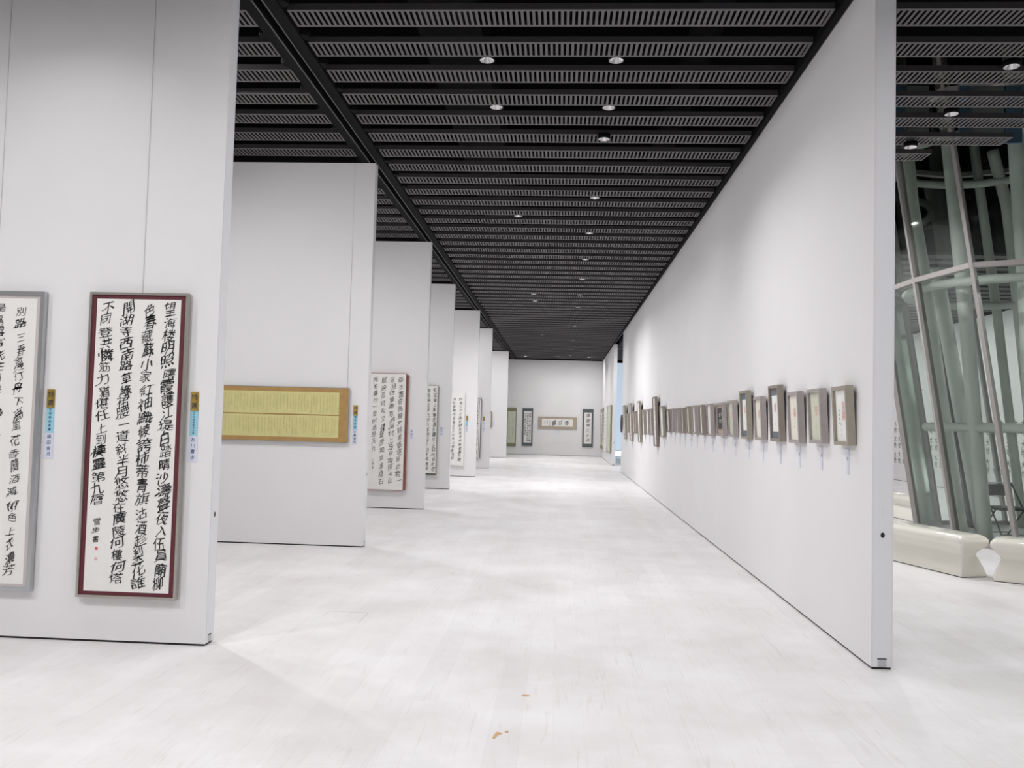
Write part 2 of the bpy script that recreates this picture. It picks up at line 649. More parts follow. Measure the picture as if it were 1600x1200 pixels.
# ------------------------------------------------------------------ partitions
def partition(name, label, x0, x1, y0, y1, end, group=None):
    """end: ('x', side) or ('y', side): which narrow end carries the latch hole and floor bolt"""
    cx, cy = (x0 + x1) / 2, (y0 + y1) / 2
    t = thing(name, label, 'partition', (cx, cy, 0), 0, group)
    hx, hy = (x1 - x0) / 2, (y1 - y0) / 2
    MB().box(-hx, hx, -hy, hy, .014, H).build('panel', 'wall', t)
    MB().box(-hx + .008, hx - .008, -hy + .008, hy - .008, 0, .0145).build('base_seal', 'black_rubber', t)
    ax, sd = end
    e = .0015
    if ax == 'x':
        X = sd * hx
        MB().box(min(X, X + sd*e), max(X, X + sd*e), -hy + .012, hy - .012, .016, H - .004).build('end_plate', 'wall_end', t)
        a, b = sorted((X + sd*e, X + sd*(e + .002)))
        MB().box(a, b, -.022, .022, .016, .058).build('floor_bolt', 'steel', t)
        MB().box(a, b, -.024, .024, .058, .063).build('bolt_slot', 'black_rubber', t)
        ho = MB()
        ho.v = [(X + sd*(e+.001), .012*math.cos(k*math.pi/8), .817 + .017*math.sin(k*math.pi/8)) for k in range(16)]
        ho.f = [tuple(range(16))]
        ho.build('latch_hole', 'black_rubber', t)
    else:
        Y = sd * hy
        MB().box(-hx + .012, hx - .012, min(Y, Y + sd*e), max(Y, Y + sd*e), .016, H - .004).build('end_plate', 'wall_end', t)
        a, b = sorted((Y + sd*e, Y + sd*(e + .002)))
        MB().box(-.026, .026, a, b, .016, .062).build('floor_bolt', 'steel', t)
        MB().box(-.028, .028, a, b, .062, .068).build('bolt_slot', 'black_rubber', t)
        ho = MB()
        ho.v = [(.013*math.cos(k*math.pi/8), Y + sd*(e+.001), .817 + .017*math.sin(k*math.pi/8)) for k in range(16)]
        ho.f = [tuple(range(16))]
        ho.build('latch_hole', 'black_rubber', t)
        ls = MB()
        ls.box(-.006, .006, a, b, .93, .985)
        ls.build('latch_slot', 'wall', t)
    return t


plab = ['white movable partition nearest the camera on the left, with two tall calligraphy works',
        'white movable partition behind the nearest left one, with the long yellow work',
        'white movable partition with the red-framed calligraphy, third on the left',
        'white movable partition set slightly further left, fourth on the left',
        'white movable partition fifth on the left, with a pale frameless calligraphy',
        'white movable partition sixth on the left, with the narrow black-outlined calligraphy',
        'farthest white movable partition on the left, just before the back wall']
for yp, xp, lb in zip(PY, PX, plab):
    partition('partition_wall', lb, -8.98, xp, yp, yp + TH, ('x', 1), 'partitions along the left of the corridor')
partition('partition_wall', 'long white partition along the right of the corridor, hung with small box frames', XR, XR + TH, 5.366, 26.76, ('y', -1))
partition('partition_wall', 'short white partition at the far right end, meeting the back wall', 1.90, 2.03, 30.72, YB - .002, ('y', -1))

# ------------------------------------------------------------------ lamps
_cap = MB().lathe([(.062, 0), (.066, 0), (.066, .05), (.0, .05)], 24).mesh('housing', 'track')
_ref = MB().lathe([(.060, .0), (.055, .012), (.040, .045)], 24).mesh('reflector', 'chrome')
_len = MB().disc(.041, .044, 24, up=False).mesh('lens', 'lens')
for me in (_cap, _ref):
    me.polygons.foreach_set('use_smooth', [True] * len(me.polygons))


def lamp_data(w, spread, size, nm):
    l = bpy.data.lights.new(nm, 'AREA')
    l.shape = 'DISK'
    l.size = size
    l.energy = w
    l.color = (1.0, .985, .995)
    l.spread = spread
    return l


DF = lamp_data(LAMP_W * 2.6, math.radians(150), .105, 'far_downlight')
DL = lamp_data(LAMP_W, math.radians(140), .105, 'downlight')
FL = lamp_data(13, math.radians(175), .105, 'far_wall_fill')  # added lamps that brighten the far gallery wall
SL = lamp_data(7, math.radians(170), .105, 'side_downlight')
ML = lamp_data(9, math.radians(170), .105, 'near_fill')  # unseen lamps added to brighten the near end of the hall
P1W = lamp_data(3, math.radians(115), .105, 'near_washer_or_fill')
BW = lamp_data(7, math.radians(170), .105, 'back_wall_fill')  # added lamps that lift the back wall
P1L = lamp_data(33, math.radians(170), .105, 'near_washer_or_fill')  # unseen lamps added to fill the nearest left partition
BL = lamp_data(25, math.radians(174), .105, 'bay_fill')  # unseen lamps added in the bays to even out the walls
OUTL = ((-.67, 4.4), (.39, 2.5), (-.67, 2.5), (.39, .2), (-.67, .2), (-3.6, .6), (-6, 2), (3.58, 3.9), (3.58, 1.5), (6.5, 5.2), (1.9, 2.0), (1.9, 3.4), (2.0, -.6))
WL = lamp_data(FILL_W, math.radians(175), .105, 'side_fill')  # added fill for the aisle and the glass enclosure


def snap(y):
    k = round((y - 6.343) / PITCH_Y)
    lo, hi = 6.212 + PITCH_Y * k + .072, 6.474 + PITCH_Y * k - .072
    return min(max(y, lo), hi)





def downlight(x, y, label, group, data=DL, z=ZS + .006, aim=(0, 0)):
    """aim: tilt in degrees towards +x and towards +y (for the added fill lamps)"""
    if z > 4.38:
        y = snap(y)
    t = thing('ceiling_downlight', label, 'downlight', (x, y, z), 0, group)
    t.rotation_euler = (math.radians(aim[1]), -math.radians(aim[0]), 0)
    link('housing', _cap, t)
    link('reflector', _ref, t)
    link('lens', _len, t)
    lo = bpy.data.objects.new('lamp_light', data)
    COL.objects.link(lo)
    lo.parent = t
    lo.location = (0, 0, -.003)
    return t


rowA = [6.82, 7.83, 8.72, 11.03, 12.90, 15.19, 17.21, 19.37, 21.39, 25.63, 29.98, 33.6, 36.9]  # last two are added to brighten the far corridor
rowB = [6.82, 7.82, 12.0, 19.39, 20.51, 28.3, 34.6]  # last two are also added for far corridor light
rowC = [6.95, 8.0, 8.90]
def dropped(x, y, *a):
    """a lamp hung a little below the slats, seen against one"""
    k = (y - .24) / y
    return downlight(x * k, y * k, *a, z=1.45 + (ZS - 1.45) * k)


for i, y in enumerate(rowA):
    (dropped if i == 2 else downlight)(.39, y, 'round downlight in the corridor row nearer the right wall, %s from the camera' % ORD[i], 'downlights over the corridor', DL if y < 18 else DF)
for i, y in enumerate(rowB):
    downlight(-.67, y, 'round downlight in the corridor row nearer the left partitions, %s from the camera' % ORD[i], 'downlights over the corridor', DL if y < 18 else DF)
for i, y in enumerate(rowC):
    (dropped if i == 2 else downlight)(3.58, y, 'round downlight over the benches beyond the right wall, %s from the camera' % ORD[i], 'downlights beyond the right wall', SL)
OUT = 'round ceiling downlight above the top of the picture, out of view'
for x, y in OUTL:
    downlight(x, y, OUT, 'downlights out of view', ML)
for x, y in ((-3.0, 1.7), (-5.2, 2.0)):
    downlight(x, y, OUT, 'downlights out of view', P1L)
downlight(-3.15, PY[0] - .95, OUT, 'downlights out of view', P1W)
for i, x in enumerate((-1.6, -.15, 1.25)):
    downlight(x, 37.4, 'round wall washer before the back wall, %s from the left' % ORD[i], 'wall washers before the back wall', BW, aim=(0, 12))
for i, (yp, n_) in enumerate(zip(PY[1:], ('second', 'third', 'fourth', 'fifth', 'sixth', 'farthest'))):
    downlight(-3.7, yp - 2.5, 'round downlight in front of the %s left partition, nearer the corridor' % n_, 'downlights over the left bays', BL, aim=(40, 14))
    downlight(-5.4, yp - 2.3, 'round downlight in front of the %s left partition, nearer the outer wall' % n_, 'downlights over the left bays', BL)
downlight(-3.6, 30.3, 'round downlight in the doubled bay before the farthest left partition', 'downlights over the left bays', BL, aim=(40, 14))
for i, y in enumerate((15.9, 18.4, 21.0, 23.6, 26.2, 29, 33)):
    downlight(8.75, y, 'round downlight along the far gallery wall, %s from the camera' % ORD[i], 'downlights along the far gallery wall', FL)
for i, y in enumerate((10.6, 13.4, 16.6, 20.0, 25.0, 30.0)):
    downlight(3.3, y, 'round downlight in the aisle behind the right wall, %s along' % ORD[i], 'downlights behind the right wall', WL)
for i, (x, y) in enumerate(((7.6, 6.4), (9.9, 9.6), (10.1, 13.0))):
    downlight(x, y, 'round downlight on the far side of the glass enclosure, %s from the camera' % ORD[i], 'downlights past the glass enclosure', WL)

# ------------------------------------------------------------------ framed works
def wires(t, xs, z0, z1, y=-.004):
    for x in xs:
        MB().box(x - .0011, x + .0011, y - .0011, y + .0011, z0, z1).build('hanging_wire', 'wire', t)


def artwork(name, label, cat, loc, rz, w, h, depth, bar, frame_m, layers, group=None, tilt=0.0, recess=.012, off=.012):
    """layers: list of (name, material, x0, x1, z0, z1) stacked sheets in the frame, local coordinates, back to front.
    Local: x right, -y out of the wall, origin at bottom centre on the wall."""
    t = thing(name, label, cat, loc, rz, group)
    if tilt:
        t.rotation_euler = (tilt, 0, rz)
    yb, yf = -off, -off - depth
    MB().bar_frame(w, h, yf, yb, bar).build('frame', frame_m, t)
    MB().box(-w/2 + .003, w/2 - .003, yb - .004, yb, .003, h - .003).build('backing', 'wood_dark', t)
    y = yf + recess
    for i, (nm, m, x0, x1, z0, z1) in enumerate(layers):
        MB().box(x0, x1, y - .0015 * (i + 1), yb - .004 if i == 0 else y - .0015 * i, z0, z1).build(nm, m, t)
    t['_y'] = y - .0015 * len(layers) - .0008
    return t


def writing(t, fn, m='ink', name='character_column'):
    parts = []
    fn(parts, t['_y'])
    for b in parts:
        if b.v:
            b.build(name, m, t)


def seal(t, x, z, s, m='seal_red', hz=None):
    hz = hz or s
    y = t['_y']
    MB().box(x - s/2, x + s/2, y - .0004, y, z - hz/2, z + hz/2).build('seal', m, t)


def caption(label, loc, rz, gold=None, blue=None, white='', group=None, w=.05, sizes=(.106, .17, .165), white_w=.058):
    t = thing('caption_strip', label, 'caption', loc, rz, group)
    z = 0.0
    hs = sizes
    z0 = -hs[2] if white is not None else 0
    def card(nm, m, ww, za, zb, txt, inkm, yo):
        c = MB().box(-ww/2, ww/2, -.003 - yo, -.0015, za, zb).build(nm, m, t)
        if txt:
            b = MB()
            n = len(txt)
            hh = (zb - za) * .9
            sz = min(hh / n * .8, ww * (.78 if nm == 'gold_card' else .5))
            zt = (za + zb) / 2 + hh / 2
            for i, ch in enumerate(txt):
                if ch != ' ':
                    put_glyph(b, ch, 0, zt - (i + .5) * hh / n, sz, sz, -.0036 - yo, .15, 2, .02)
            b.build('lettering', inkm, c)
    z = 0
    if white is not None:
        card('name_card', 'pale_card', white_w, z, z + hs[2], white, 'card_ink', 0)
        z += hs[2]
    if blue:
        card('blue_card', 'blue_card', w, z - .002, z + hs[1], blue, 'card_ink', .001)
        z += hs[1]
    if gold:
        card('gold_card', 'gold_card', w, z - .012, z + hs[0], gold, 'card_ink_black', .004)
    return t


# --- nearest left partition
y1 = PY[0]
# leftmost work (silver frame, cut by the picture edge)
w_, h_ = .665, 1.905
t = artwork('framed_calligraphy', 'silver-framed calligraphy cut off by the left edge of the picture', 'artwork', (-3.645, y1, .305), 0, w_, h_, .034, .026, 'silver_frame',
            [('liner', 'liner_grey', -w_/2+.02, w_/2-.02, .02, h_-.02), ('paper', 'paper', -w_/2+.052, w_/2-.052, .044, h_-.046)], 'calligraphy on the nearest left partition')
def fn(b, y):
    column(b, '別路三春禽行舟下高風花香隨酒減柳色上衣濃芳', .185, h_-.085, .085, .070, y, 1.6, 3, .016, .90)
    column(b, '是青雲客先生白髮翁離筵清如水別意滿江東 口 一', .045, h_-.075, .11, .070, y, 1.6, 3, .016, .90)
    column(b, '春風不相識何事入羅帷長安一片月萬戶擣衣聲', -.10, h_-.08, .10, .070, y, 1.6, 3, .016, .90)
writing(t, fn)
wires(t, (-.02,), h_ - .01, H - .305 - .01)
# tall maroon-mounted work
w_, h_ = .645, 1.928
t = artwork('framed_calligraphy', 'tall four-column calligraphy on a maroon mount in a bronze frame', 'artwork', (-2.69, y1, .286), 0, w_, h_, .036, .016, 'bronze_frame',
            [('mount', 'maroon', -w_/2+.012, w_/2-.012, .012, h_-.012), ('paper', 'paper', -w_/2+.046, w_/2-.050, .040, h_-.042)], 'calligraphy on the nearest left partition')
def fn(b, y):
    column(b, '望海楼明照曙霞護江堤白踏晴沙濤聲夜入伍員廟柳', .208, h_-.062, .062, .090, y, 1.35, 3, .022, 1.06)
    column(b, '色春藏蘇小家紅袖織綾誇柿蒂青旗沽酒趁梨花誰', .070, h_-.062, .062, .090, y, 1.35, 3, .022, 1.06)
    column(b, '開湖寺西南路草綠裙腰一道斜半月悠悠在廣陵何樓何塔', -.070, h_-.062, .085, .090, y, 1.35, 3, .022, 1.08)
    column(b, '不同登共憐筋力猶堪任上到棲靈第九層', -.208, h_-.062, .57, .090, y, 1.35, 3, .022, 1.04)
    column(b, '雪步書', -.212, .50, .335, .05, y, .9, 3, .012, .85)
writing(t, fn)
seal(t, -.205, .305, .018)
seal(t, -.205, .240, .018, 'seal_pink')
wires(t, (.0,), h_ - .01, H - .286 - .01)
caption('gold, blue and white caption strip beside the leftmost silver-framed calligraphy', (-3.262, y1, 1.145), 0, '特選', '宮城県知事賞', '横田春月', 'captions on the nearest left partition')
caption('gold, blue and white caption strip beside the tall maroon-mounted calligraphy', (-2.318, y1, 1.150), 0, '特選', '仙台市教育委員会賞', '及川雪歩', 'captions on the nearest left partition')

# --- long yellow work
w_, h_ = 2.30, .622
t = artwork('framed_calligraphy', 'long yellow two-row calligraphy on a gold-brown mount', 'artwork', (-2.395 - w_/2, PY[1], 1.172), 0, w_, h_, .03, .006, 'bronze_frame',
            [('mount', 'gold_mount', -w_/2+.005, w_/2-.005, .005, h_-.005),
             ('paper', 'paper_yellow', -w_/2+.11, w_/2-.108, .052, .300), ('paper', 'paper_yellow', -w_/2+.11, w_/2-.108, .314, h_-.056)], None, recess=.004)
iro = 'いろはにほへとちりぬるをわかよたれそつねならむうゐのおくやまけふこえてあさきゆめみしゑひもせす'
def fn(b, y):
    k = 0
    for z0, z1 in ((.068, .285), (.33, h_-.072)):
        x = w_/2 - .15
        while x > -w_/2 + .13:
            n = random.choice((9, 11, 12, 13))
            s = ''.join(iro[(k + j) % len(iro)] for j in range(n))
            k += n + 3
            zz1 = z1 - random.uniform(0, .03)
            column(b, s, x, zz1, zz1 - n * .0155, .016, y, .8, 1, .0, 1.0)
            x -= random.choice((.03, .034, .045))
writing(t, fn, 'ink_faint')
wires(t, (w_/2 - .03, -w_/2 + .03), h_ - .01, H - 1.172 - .01)
caption('gold, blue and white caption strip beside the long yellow calligraphy', (-2.322, PY[1], 1.16), 0, '特選', '書道展賞', '佐藤清風')

# --- red-framed work
w_, h_ = .60, 1.905
t = artwork('framed_calligraphy', 'four-column running-script calligraphy with red-brown frame sides', 'artwork', (-2.815, PY[2], .30), 0, w_, h_, .05, .008, 'wood_red',
            [('paper', 'paper', -w_/2+.007, w_/2-.007, .007, h_-.007)], None, recess=.003)
def fn(b, y):
    column(b, '臨池書罷機鷲文餘墨猶堪寫此君一', .215, h_-.05, .10, .085, y, 1.5, 3, -.004, .9)
    column(b, '段湘姑無寄意淋漓村上是秋雲隔溪山', .075, h_-.05, .10, .085, y, 1.5, 3, -.004, .9)
    column(b, '關映孤可吹又鐘聲彥如來遙橋石', -.072, h_-.05, .07, .085, y, 1.5, 3, -.004, .9)
    column(b, '掩柏樓抄一僧何處是天台', -.208, h_-.05, .62, .08, y, 1.1, 3, -.004, .85)
    column(b, '上潮書', -.215, .52, .33, .035, y, .9, 2, -.004, .7)
writing(t, fn, 'ink_soft')
seal(t, -.21, .29, .016, 'seal_pink')
MB().box(w_/2, w_/2 + .03, -.036, -.012, .01, h_ - .02).build('side_batten', 'wood_red', t)
caption('small pale blue caption card beside the red-framed calligraphy', (-2.415, PY[2], 1.14), 0, None, None, '高橋水', sizes=(.1, .1, .16), white_w=.055)

# --- fourth partition: green-edged work
w_, h_ = .60, 1.905
t = artwork('framed_calligraphy', 'calligraphy on white paper with thin moss green edges, half hidden by a partition', 'artwork', (-2.91, PY[3], .295), 0, w_, h_, .05, .008, 'wood_green',
            [('paper', 'paper', -w_/2+.007, w_/2-.007, .03, h_-.007)], None, recess=.003)
def fn(b, y):
    column(b, '鳳凰臺上鳳凰遊鳳去臺空江自流吳宮花', .235, h_-.05, .07, .085, y, 1.5, 2, .009, .9)
    column(b, '草埋幽徑晉代衣冠成古丘三山半落青天', .10, h_-.06, .07, .085, y, 1.5, 2, .009, .9)
    column(b, '外二水中分白鷺洲總為浮雲能蔽日', -.04, h_-.06, .10, .085, y, 1.5, 2, .009, .9)
writing(t, fn)
caption('small pale blue caption card beside the green-edged calligraphy', (-2.52, PY[3], 1.135), 0, None, None, '鈴木山', sizes=(.1, .1, .19), white_w=.085)

# --- fifth
w_, h_ = .60, 1.91
t = artwork('framed_calligraphy', 'two-column calligraphy on a pale frameless board, fifth left partition', 'artwork', (-2.805, PY[4], .295), 0, w_, h_, .05, .006, 'mat_white',
            [('paper', 'paper', -w_/2+.006, w_/2-.006, .006, h_-.006)], None, recess=.002)
def fn(b, y):
    column(b, '白髮三千丈緣愁似箇長不知明鏡裏何處', .195, h_-.12, .10, .085, y, 1.5, 2, .009, .9)
    column(b, '得秋霜君不見黃河之水天上來奔流到', .02, h_-.12, .13, .085, y, 1.5, 2, .009, .9)
    column(b, '海不復回高堂明鏡悲白髮', -.15, h_-.12, .4, .085, y, 1.5, 2, .009, .9)
writing(t, fn)
caption('gold and blue caption strip beside the frameless board on the fifth left partition', (-2.442, PY[4], 1.17), 0, '特選', '河北新報社賞', '千葉玉', sizes=(.11, .17, .15))

# --- sixth
w_, h_ = .46, 1.86
t = artwork('framed_calligraphy', 'narrow dense calligraphy with black outlined border, sixth left partition', 'artwork', (-2.70, PY[5], .315), 0, w_, h_, .05, .012, 'wood_dark',
            [('mount', 'mat_white', -w_/2+.010, w_/2-.010, .010, h_-.010), ('border', 'wood_dark', -w_/2+.05, w_/2-.05, .05, h_-.05), ('paper', 'paper', -w_/2+.060, w_/2-.060, .06, h_-.06)], None, recess=.004)
def fn(b, y):
    for i, x in enumerate((.115, .035, -.045, -.125)):
        column(b, '觀自在菩薩行深般若波羅蜜多時照見五蘊皆空度一切苦厄', x, h_-.09, .10, .068, y, 1.0, 2, .012, .95)
writing(t, fn)
caption('gold and white caption strip beside the narrow black-outlined calligraphy', (-2.378, PY[5], 1.14), 0, '特選', None, '伊藤', sizes=(.12, .1, .36), white_w=.06)

# --- seventh: only the edge of a brown frame shows
w_, h_ = .55, .66
t = artwork('framed_calligraphy', 'small brown-framed work on the farthest left partition, seen at its right edge', 'artwork', (-2.80 - w_/2, PY[6], 1.225), 0, w_, h_, .05, .05, 'wood_olive',
            [('paper', 'paper', -w_/2+.045, w_/2-.045, .045, h_-.045)], None)
def fn(b, y):
    column(b, '山水', 0, h_-.12, .12, .16, y, 1.0, 2, .01, .8)
writing(t, fn)
caption('small pale caption card beside the brown-framed work on the farthest partition', (-2.735, PY[6], 1.27), 0, None, None, '', sizes=(.1, .1, .2), white_w=.07)

# --- back wall
def scroll(label, x0, x1, z0, z1, mm, paper_m, side, top, bot, fn_, inkm='ink'):
    w_, h_ = x1 - x0, z1 - z0
    t = artwork('mounted_scroll', label, 'artwork', ((x0 + x1)/2, YB, z0), 0, w_, h_, .03, .008, mm,
                [('mount', mm, -w_/2+.006, w_/2-.006, .006, h_-.006), ('paper', paper_m, -w_/2+side, w_/2-side, bot, h_-top)], 'mounted works on the back wall', recess=.003)
    writing(t, lambda b, y: fn_(b, y, w_, h_), inkm)
    return t

def f1(b, y, w, h):
    column(b, '春眠不覺曉處處', .06, h-.45, .45, .07, y, 1.0, 2, .0, .8)
    column(b, '聞啼鳥', -.10, .85, .35, .05, y, 1.0, 2, .0, .8)
t = scroll('green-mounted pale scroll at the left end of the back wall', -2.45, -2.01, .36, 2.14, 'mat_moss', 'paper_green', .04, .17, .16, f1, 'ink_pale')
wires(t, (.0,), -.34, .0)
def f2(b, y, w, h):
    column(b, '西塞山前白鷺飛桃花流水鱖', .11, h-.20, .20, .10, y, 1.0, 2, .012, .9)
    column(b, '魚肥青箬笠綠蓑衣斜風細雨', 0, h-.20, .20, .10, y, 1.0, 2, .012, .9)
    column(b, '不須歸張志和漁歌', -.12, h-.20, .50, .085, y, 1.0, 2, .012, .9)
scroll('slate-mounted three-column scroll, second from the left on the back wall', -1.725, -1.245, .40, 2.14, 'mat_slate', 'paper', .065, .15, .15, f2)
def f3(b, y, w, h):
    for ch, x in (('郷', .42), ('以', .13), ('齋', -.16)):
        one_glyph(b, ch, x, h*.54, .23, .28, y, 1.0, 3, .02)
    column(b, '明月松間', -.36, h-.14, .12, .06, y, 1, 2, .0, .8)
    column(b, '清泉石上', -.47, h-.14, .12, .05, y, 1, 2, .0, .8)
    column(b, '流竹喧', -.58, h-.16, .2, .05, y, 1, 2, .0, .8)
scroll('wide tan-mounted horizontal calligraphy in the middle of the back wall', -.995, .772, 1.212, 1.76, 'mat_tan', 'paper', .17, .09, .12, f3)
def f4(b, y, w, h):
    column(b, '情春鄉之小成', 0, h-.18, .20, .19, y, 1.0, 3, .016, .75)
scroll('slate-mounted scroll of six large characters, right end of the back wall', 1.045, 1.53, .415, 2.165, 'mat_slate', 'paper', .07, .16, .155, f4)
for x, z, wh, lb in ((-1.95, 1.25, .12, 'pale caption card right of the green-mounted scroll'), (-1.13, 1.25, .14, 'pale caption card right of the three-column slate scroll'),
                     (-.16, 1.02, .14, 'left pale caption card below the wide tan-mounted calligraphy'), (-.04, 1.02, .14, 'right pale caption card below the wide tan-mounted calligraphy'),
                     (1.60, 1.25, .14, 'pale caption card right of the six-character scroll')):
    caption(lb, (x, YB, z), 0, None, None, '', 'caption cards on the back wall', sizes=(.1, .1, wh), white_w=.06)

# --- right wall: row of box frames
RZ = -math.pi / 2
#       y_near, width, zb, zt, frame, kind
RW = [(5.64, .29, 1.36, 1.755, 'wood_olive', 'seal2'), (6.20, .31, 1.36, 1.76, 'wood_grey', 'green'), (6.77, .31, 1.35, 1.76, 'wood_grey', 'cream'),
      (7.36, .33, 1.35, 1.84, 'wood_taupe', 'blue'), (8.00, .29, 1.35, 1.76, 'wood_grey', 'cream'), (8.59, .32, 1.35, 1.84, 'wood_olive', 'blue'),
      (9.27, .30, 1.36, 1.76, 'wood_grey', 'green'), (9.87, .42, 1.36, 1.75, 'wood_grey', 'rubbing'), (10.63, .31, 1.35, 1.755, 'wood_grey', 'plain'),
      (11.27, .26, 1.355, 1.755, 'wood_taupe', 'cream'), (11.86, .27, 1.36, 1.76, 'wood_grey', 'seal'), (12.42, .27, 1.36, 1.76, 'wood_olive', 'cream'),
      (13.02, .25, 1.36, 1.75, 'wood_taupe', 'plain'), (13.59, .25, 1.36, 1.76, 'wood_grey', 'grey'), (14.19, .22, 1.36, 1.76, 'wood_grey', 'grey'),
      (14.71, .29, 1.355, 1.76, 'wood_taupe', 'plain'), (15.48, .50, 1.26, 1.83, 'wood_olive', 'seal'), (16.54, .50, 1.06, 2.035, 'wood_taupe', 'tall'),
      (17.47, .30, 1.27, 1.82, 'wood_grey', 'plain'), (18.08, .42, 1.27, 1.815, 'wood_grey', 'plain'), (19.00, .40, 1.265, 1.82, 'wood_olive', 'plain'),
      (19.92, .50, 1.07, 2.04, 'wood_olive', 'tall'), (20.95, .30, 1.265, 1.82, 'wood_taupe', 'plain'), (21.54, .40, 1.265, 1.82, 'wood_taupe', 'cream'),
      (22.24, .55, 1.06, 2.045, 'wood_taupe', 'tall'), (23.50, .42, 1.265, 1.80, 'wood_olive', 'grey'), (24.34, .55, 1.07, 2.04, 'wood_olive', 'tall')]
DESC = {'seal2': 'two red seals on white', 'green': 'greenish paper and a pale red seal', 'cream': 'cream paper with a small red seal',
        'blue': 'blue-grey mount and a red seal', 'rubbing': 'black rubbing of white characters', 'plain': 'plain white sheet', 'seal': 'white sheet with a pink seal',
        'grey': 'grey sheet', 'tall': 'tall white sheet of writing'}
WN = {'wood_olive': 'olive', 'wood_grey': 'grey', 'wood_taupe': 'brown'}
for i, (yn, w_, zb, zt, fm, kd) in enumerate(RW):
    h_ = zt - zb
    bar = .026
    iw, ih = w_/2 - bar + .004, h_ - bar + .004
    lay = []
    if kd in ('blue',):
        lay = [('mount', 'mat_bluegrey', -iw, iw, bar-.004, ih), ('paper', 'paper', -iw+.035, iw-.035, .085, h_-.09)]
    elif kd == 'rubbing':
        lay = [('mount', 'mat_tan', -iw, iw, bar-.004, ih), ('rubbing', 'rubbing', -iw+.03, iw-.03, .08, h_-.06)]
    else:
        pm = {'green': 'paper_green', 'cream': 'paper_cream', 'grey': 'liner_grey'}.get(kd, 'paper')
        lay = [('paper', pm, -iw, iw, bar-.004, ih)]
    t = artwork('box_frame', '%s box frame with %s, %s along the right wall' % (WN[fm], DESC[kd], ORD[i]), 'artwork',
                (XR, yn + w_/2, zb), RZ, w_, h_, .052, bar, fm, lay, 'box frames along the right wall', tilt=.055, recess=.020, off=.004)
    if kd in ('seal2',):
        def fn(b, y):
            one_glyph(b, '東', .03, h_*.66, .062, .068, y, .1, 2, .04)
            one_glyph(b, '壽', .03, h_*.50, .062, .068, y, .1, 2, .04)
        writing(t, fn, 'seal_pink', 'seal_print')
        def fn(b, y):
            column(b, '東風解凍', -.055, h_*.62, h_*.34, .02, y, .5, 2, .02, .6)
            column(b, '春水生', -.03, h_*.40, h_*.12, .016, y, .5, 2, .0, .5)
        writing(t, fn, 'ink_soft')
    elif kd in ('green', 'cream', 'seal', 'blue'):
        ch = random.choice('安樂福寿春')
        def fn(b, y):
            one_glyph(b, ch, .0, h_*(.60 if kd != 'seal' else .5), .075, .085, y, .2, 2, .05)
        writing(t, fn, 'seal_pink', 'seal_print')
        if kd != 'seal':
            writing(t, lambda b, y: column(b, '一期', -.02, h_*.42, h_*.27, .025, y, .5, 2, .0, .6), 'ink_pale')
    elif kd == 'rubbing':
        def fn(b, y):
            column(b, '千秋', .055, h_*.72, h_*.36, .075, y, .7, 3, .03, .9)
            column(b, '萬歲', -.045, h_*.70, h_*.38, .075, y, .7, 3, .03, .9)
        writing(t, fn, 'white_ink')
    elif kd == 'tall':
        writing(t, lambda b, y: [column(b, '山高月小水落石出', x, h_-.1, .1, .07, y, 1, 2, .01, .85) for x in (.09, -.06)], 'ink_soft')
    # small caption below
    caption('small white caption card under the %s box frame along the right wall' % ORD[i], (XR, yn + w_/2 + .02, zb - .20), RZ, None, None,
            ' 印  ', 'caption cards under the box frames', sizes=(.1, .1, .175), white_w=.05)
# round dark plaque at the far end
t = thing('round_plaque', 'dark round plaque hung at the far end of the long right wall', 'plaque', (XR, 26.42, 1.51), RZ)
pl = MB()
pr_ = [(.0, .03), (.22, .03), (.255, .045), (.275, .03), (.28, .0), (.0, .0)]
for r, d in pr_:
    for k in range(28):
        a = 2*math.pi*k/28
        pl.v.append((r*math.cos(a), -d, r*math.sin(a)))
for i in range(len(pr_)-1):
    for k in range(28):
        a, b = i*28+k, i*28+(k+1) % 28
        pl.f.append((a, b, b+28, a+28))
pl.build('disc', 'wood_dark', t)
# short far right partition: four tall works
for (ya, yb2, zb, zt, fm, mm, pm, lb) in ((36.95, 38.55, .42, 2.16, 'wood_taupe', 'mat_tan', 'paper_cream', 'brown-framed tall work nearest the back wall on the short right partition'),
                                   (35.85, 36.75, .41, 2.19, 'wood_taupe', 'mat_tan', 'paper_cream', 'narrow brown-framed tall work on the short right partition'),
                                   (33.75, 35.55, .40, 2.21, 'mat_white', 'mat_white', 'paper', 'white frameless tall work on the short right partition'),
                                   (31.05, 33.1, .42, 2.19, 'wood_green', 'liner_grey', 'paper_green', 'wide green-framed grey-mounted work at the near end of the short right partition')):
    w_, h_ = yb2 - ya, zt - zb
    t = artwork('tall_panel', lb, 'artwork', (1.90, (ya + yb2)/2, zb), RZ, w_, h_, .05, .03, fm,
                [('mount', mm, -w_/2+.028, w_/2-.028, .028, h_-.028), ('paper', pm, -w_/2+.10, w_/2-.10, .16, h_-.16)], 'tall works on the short right partition', recess=.01)
    writing(t, lambda b, y: [column(b, '落霞與孤鶩齊飛秋水', x*w_, h_-.25, .25, .12, y, 1, 2, .01, .85) for x in (.28, .0, -.28)], 'ink_pale' if 'green' in lb else 'ink_soft')

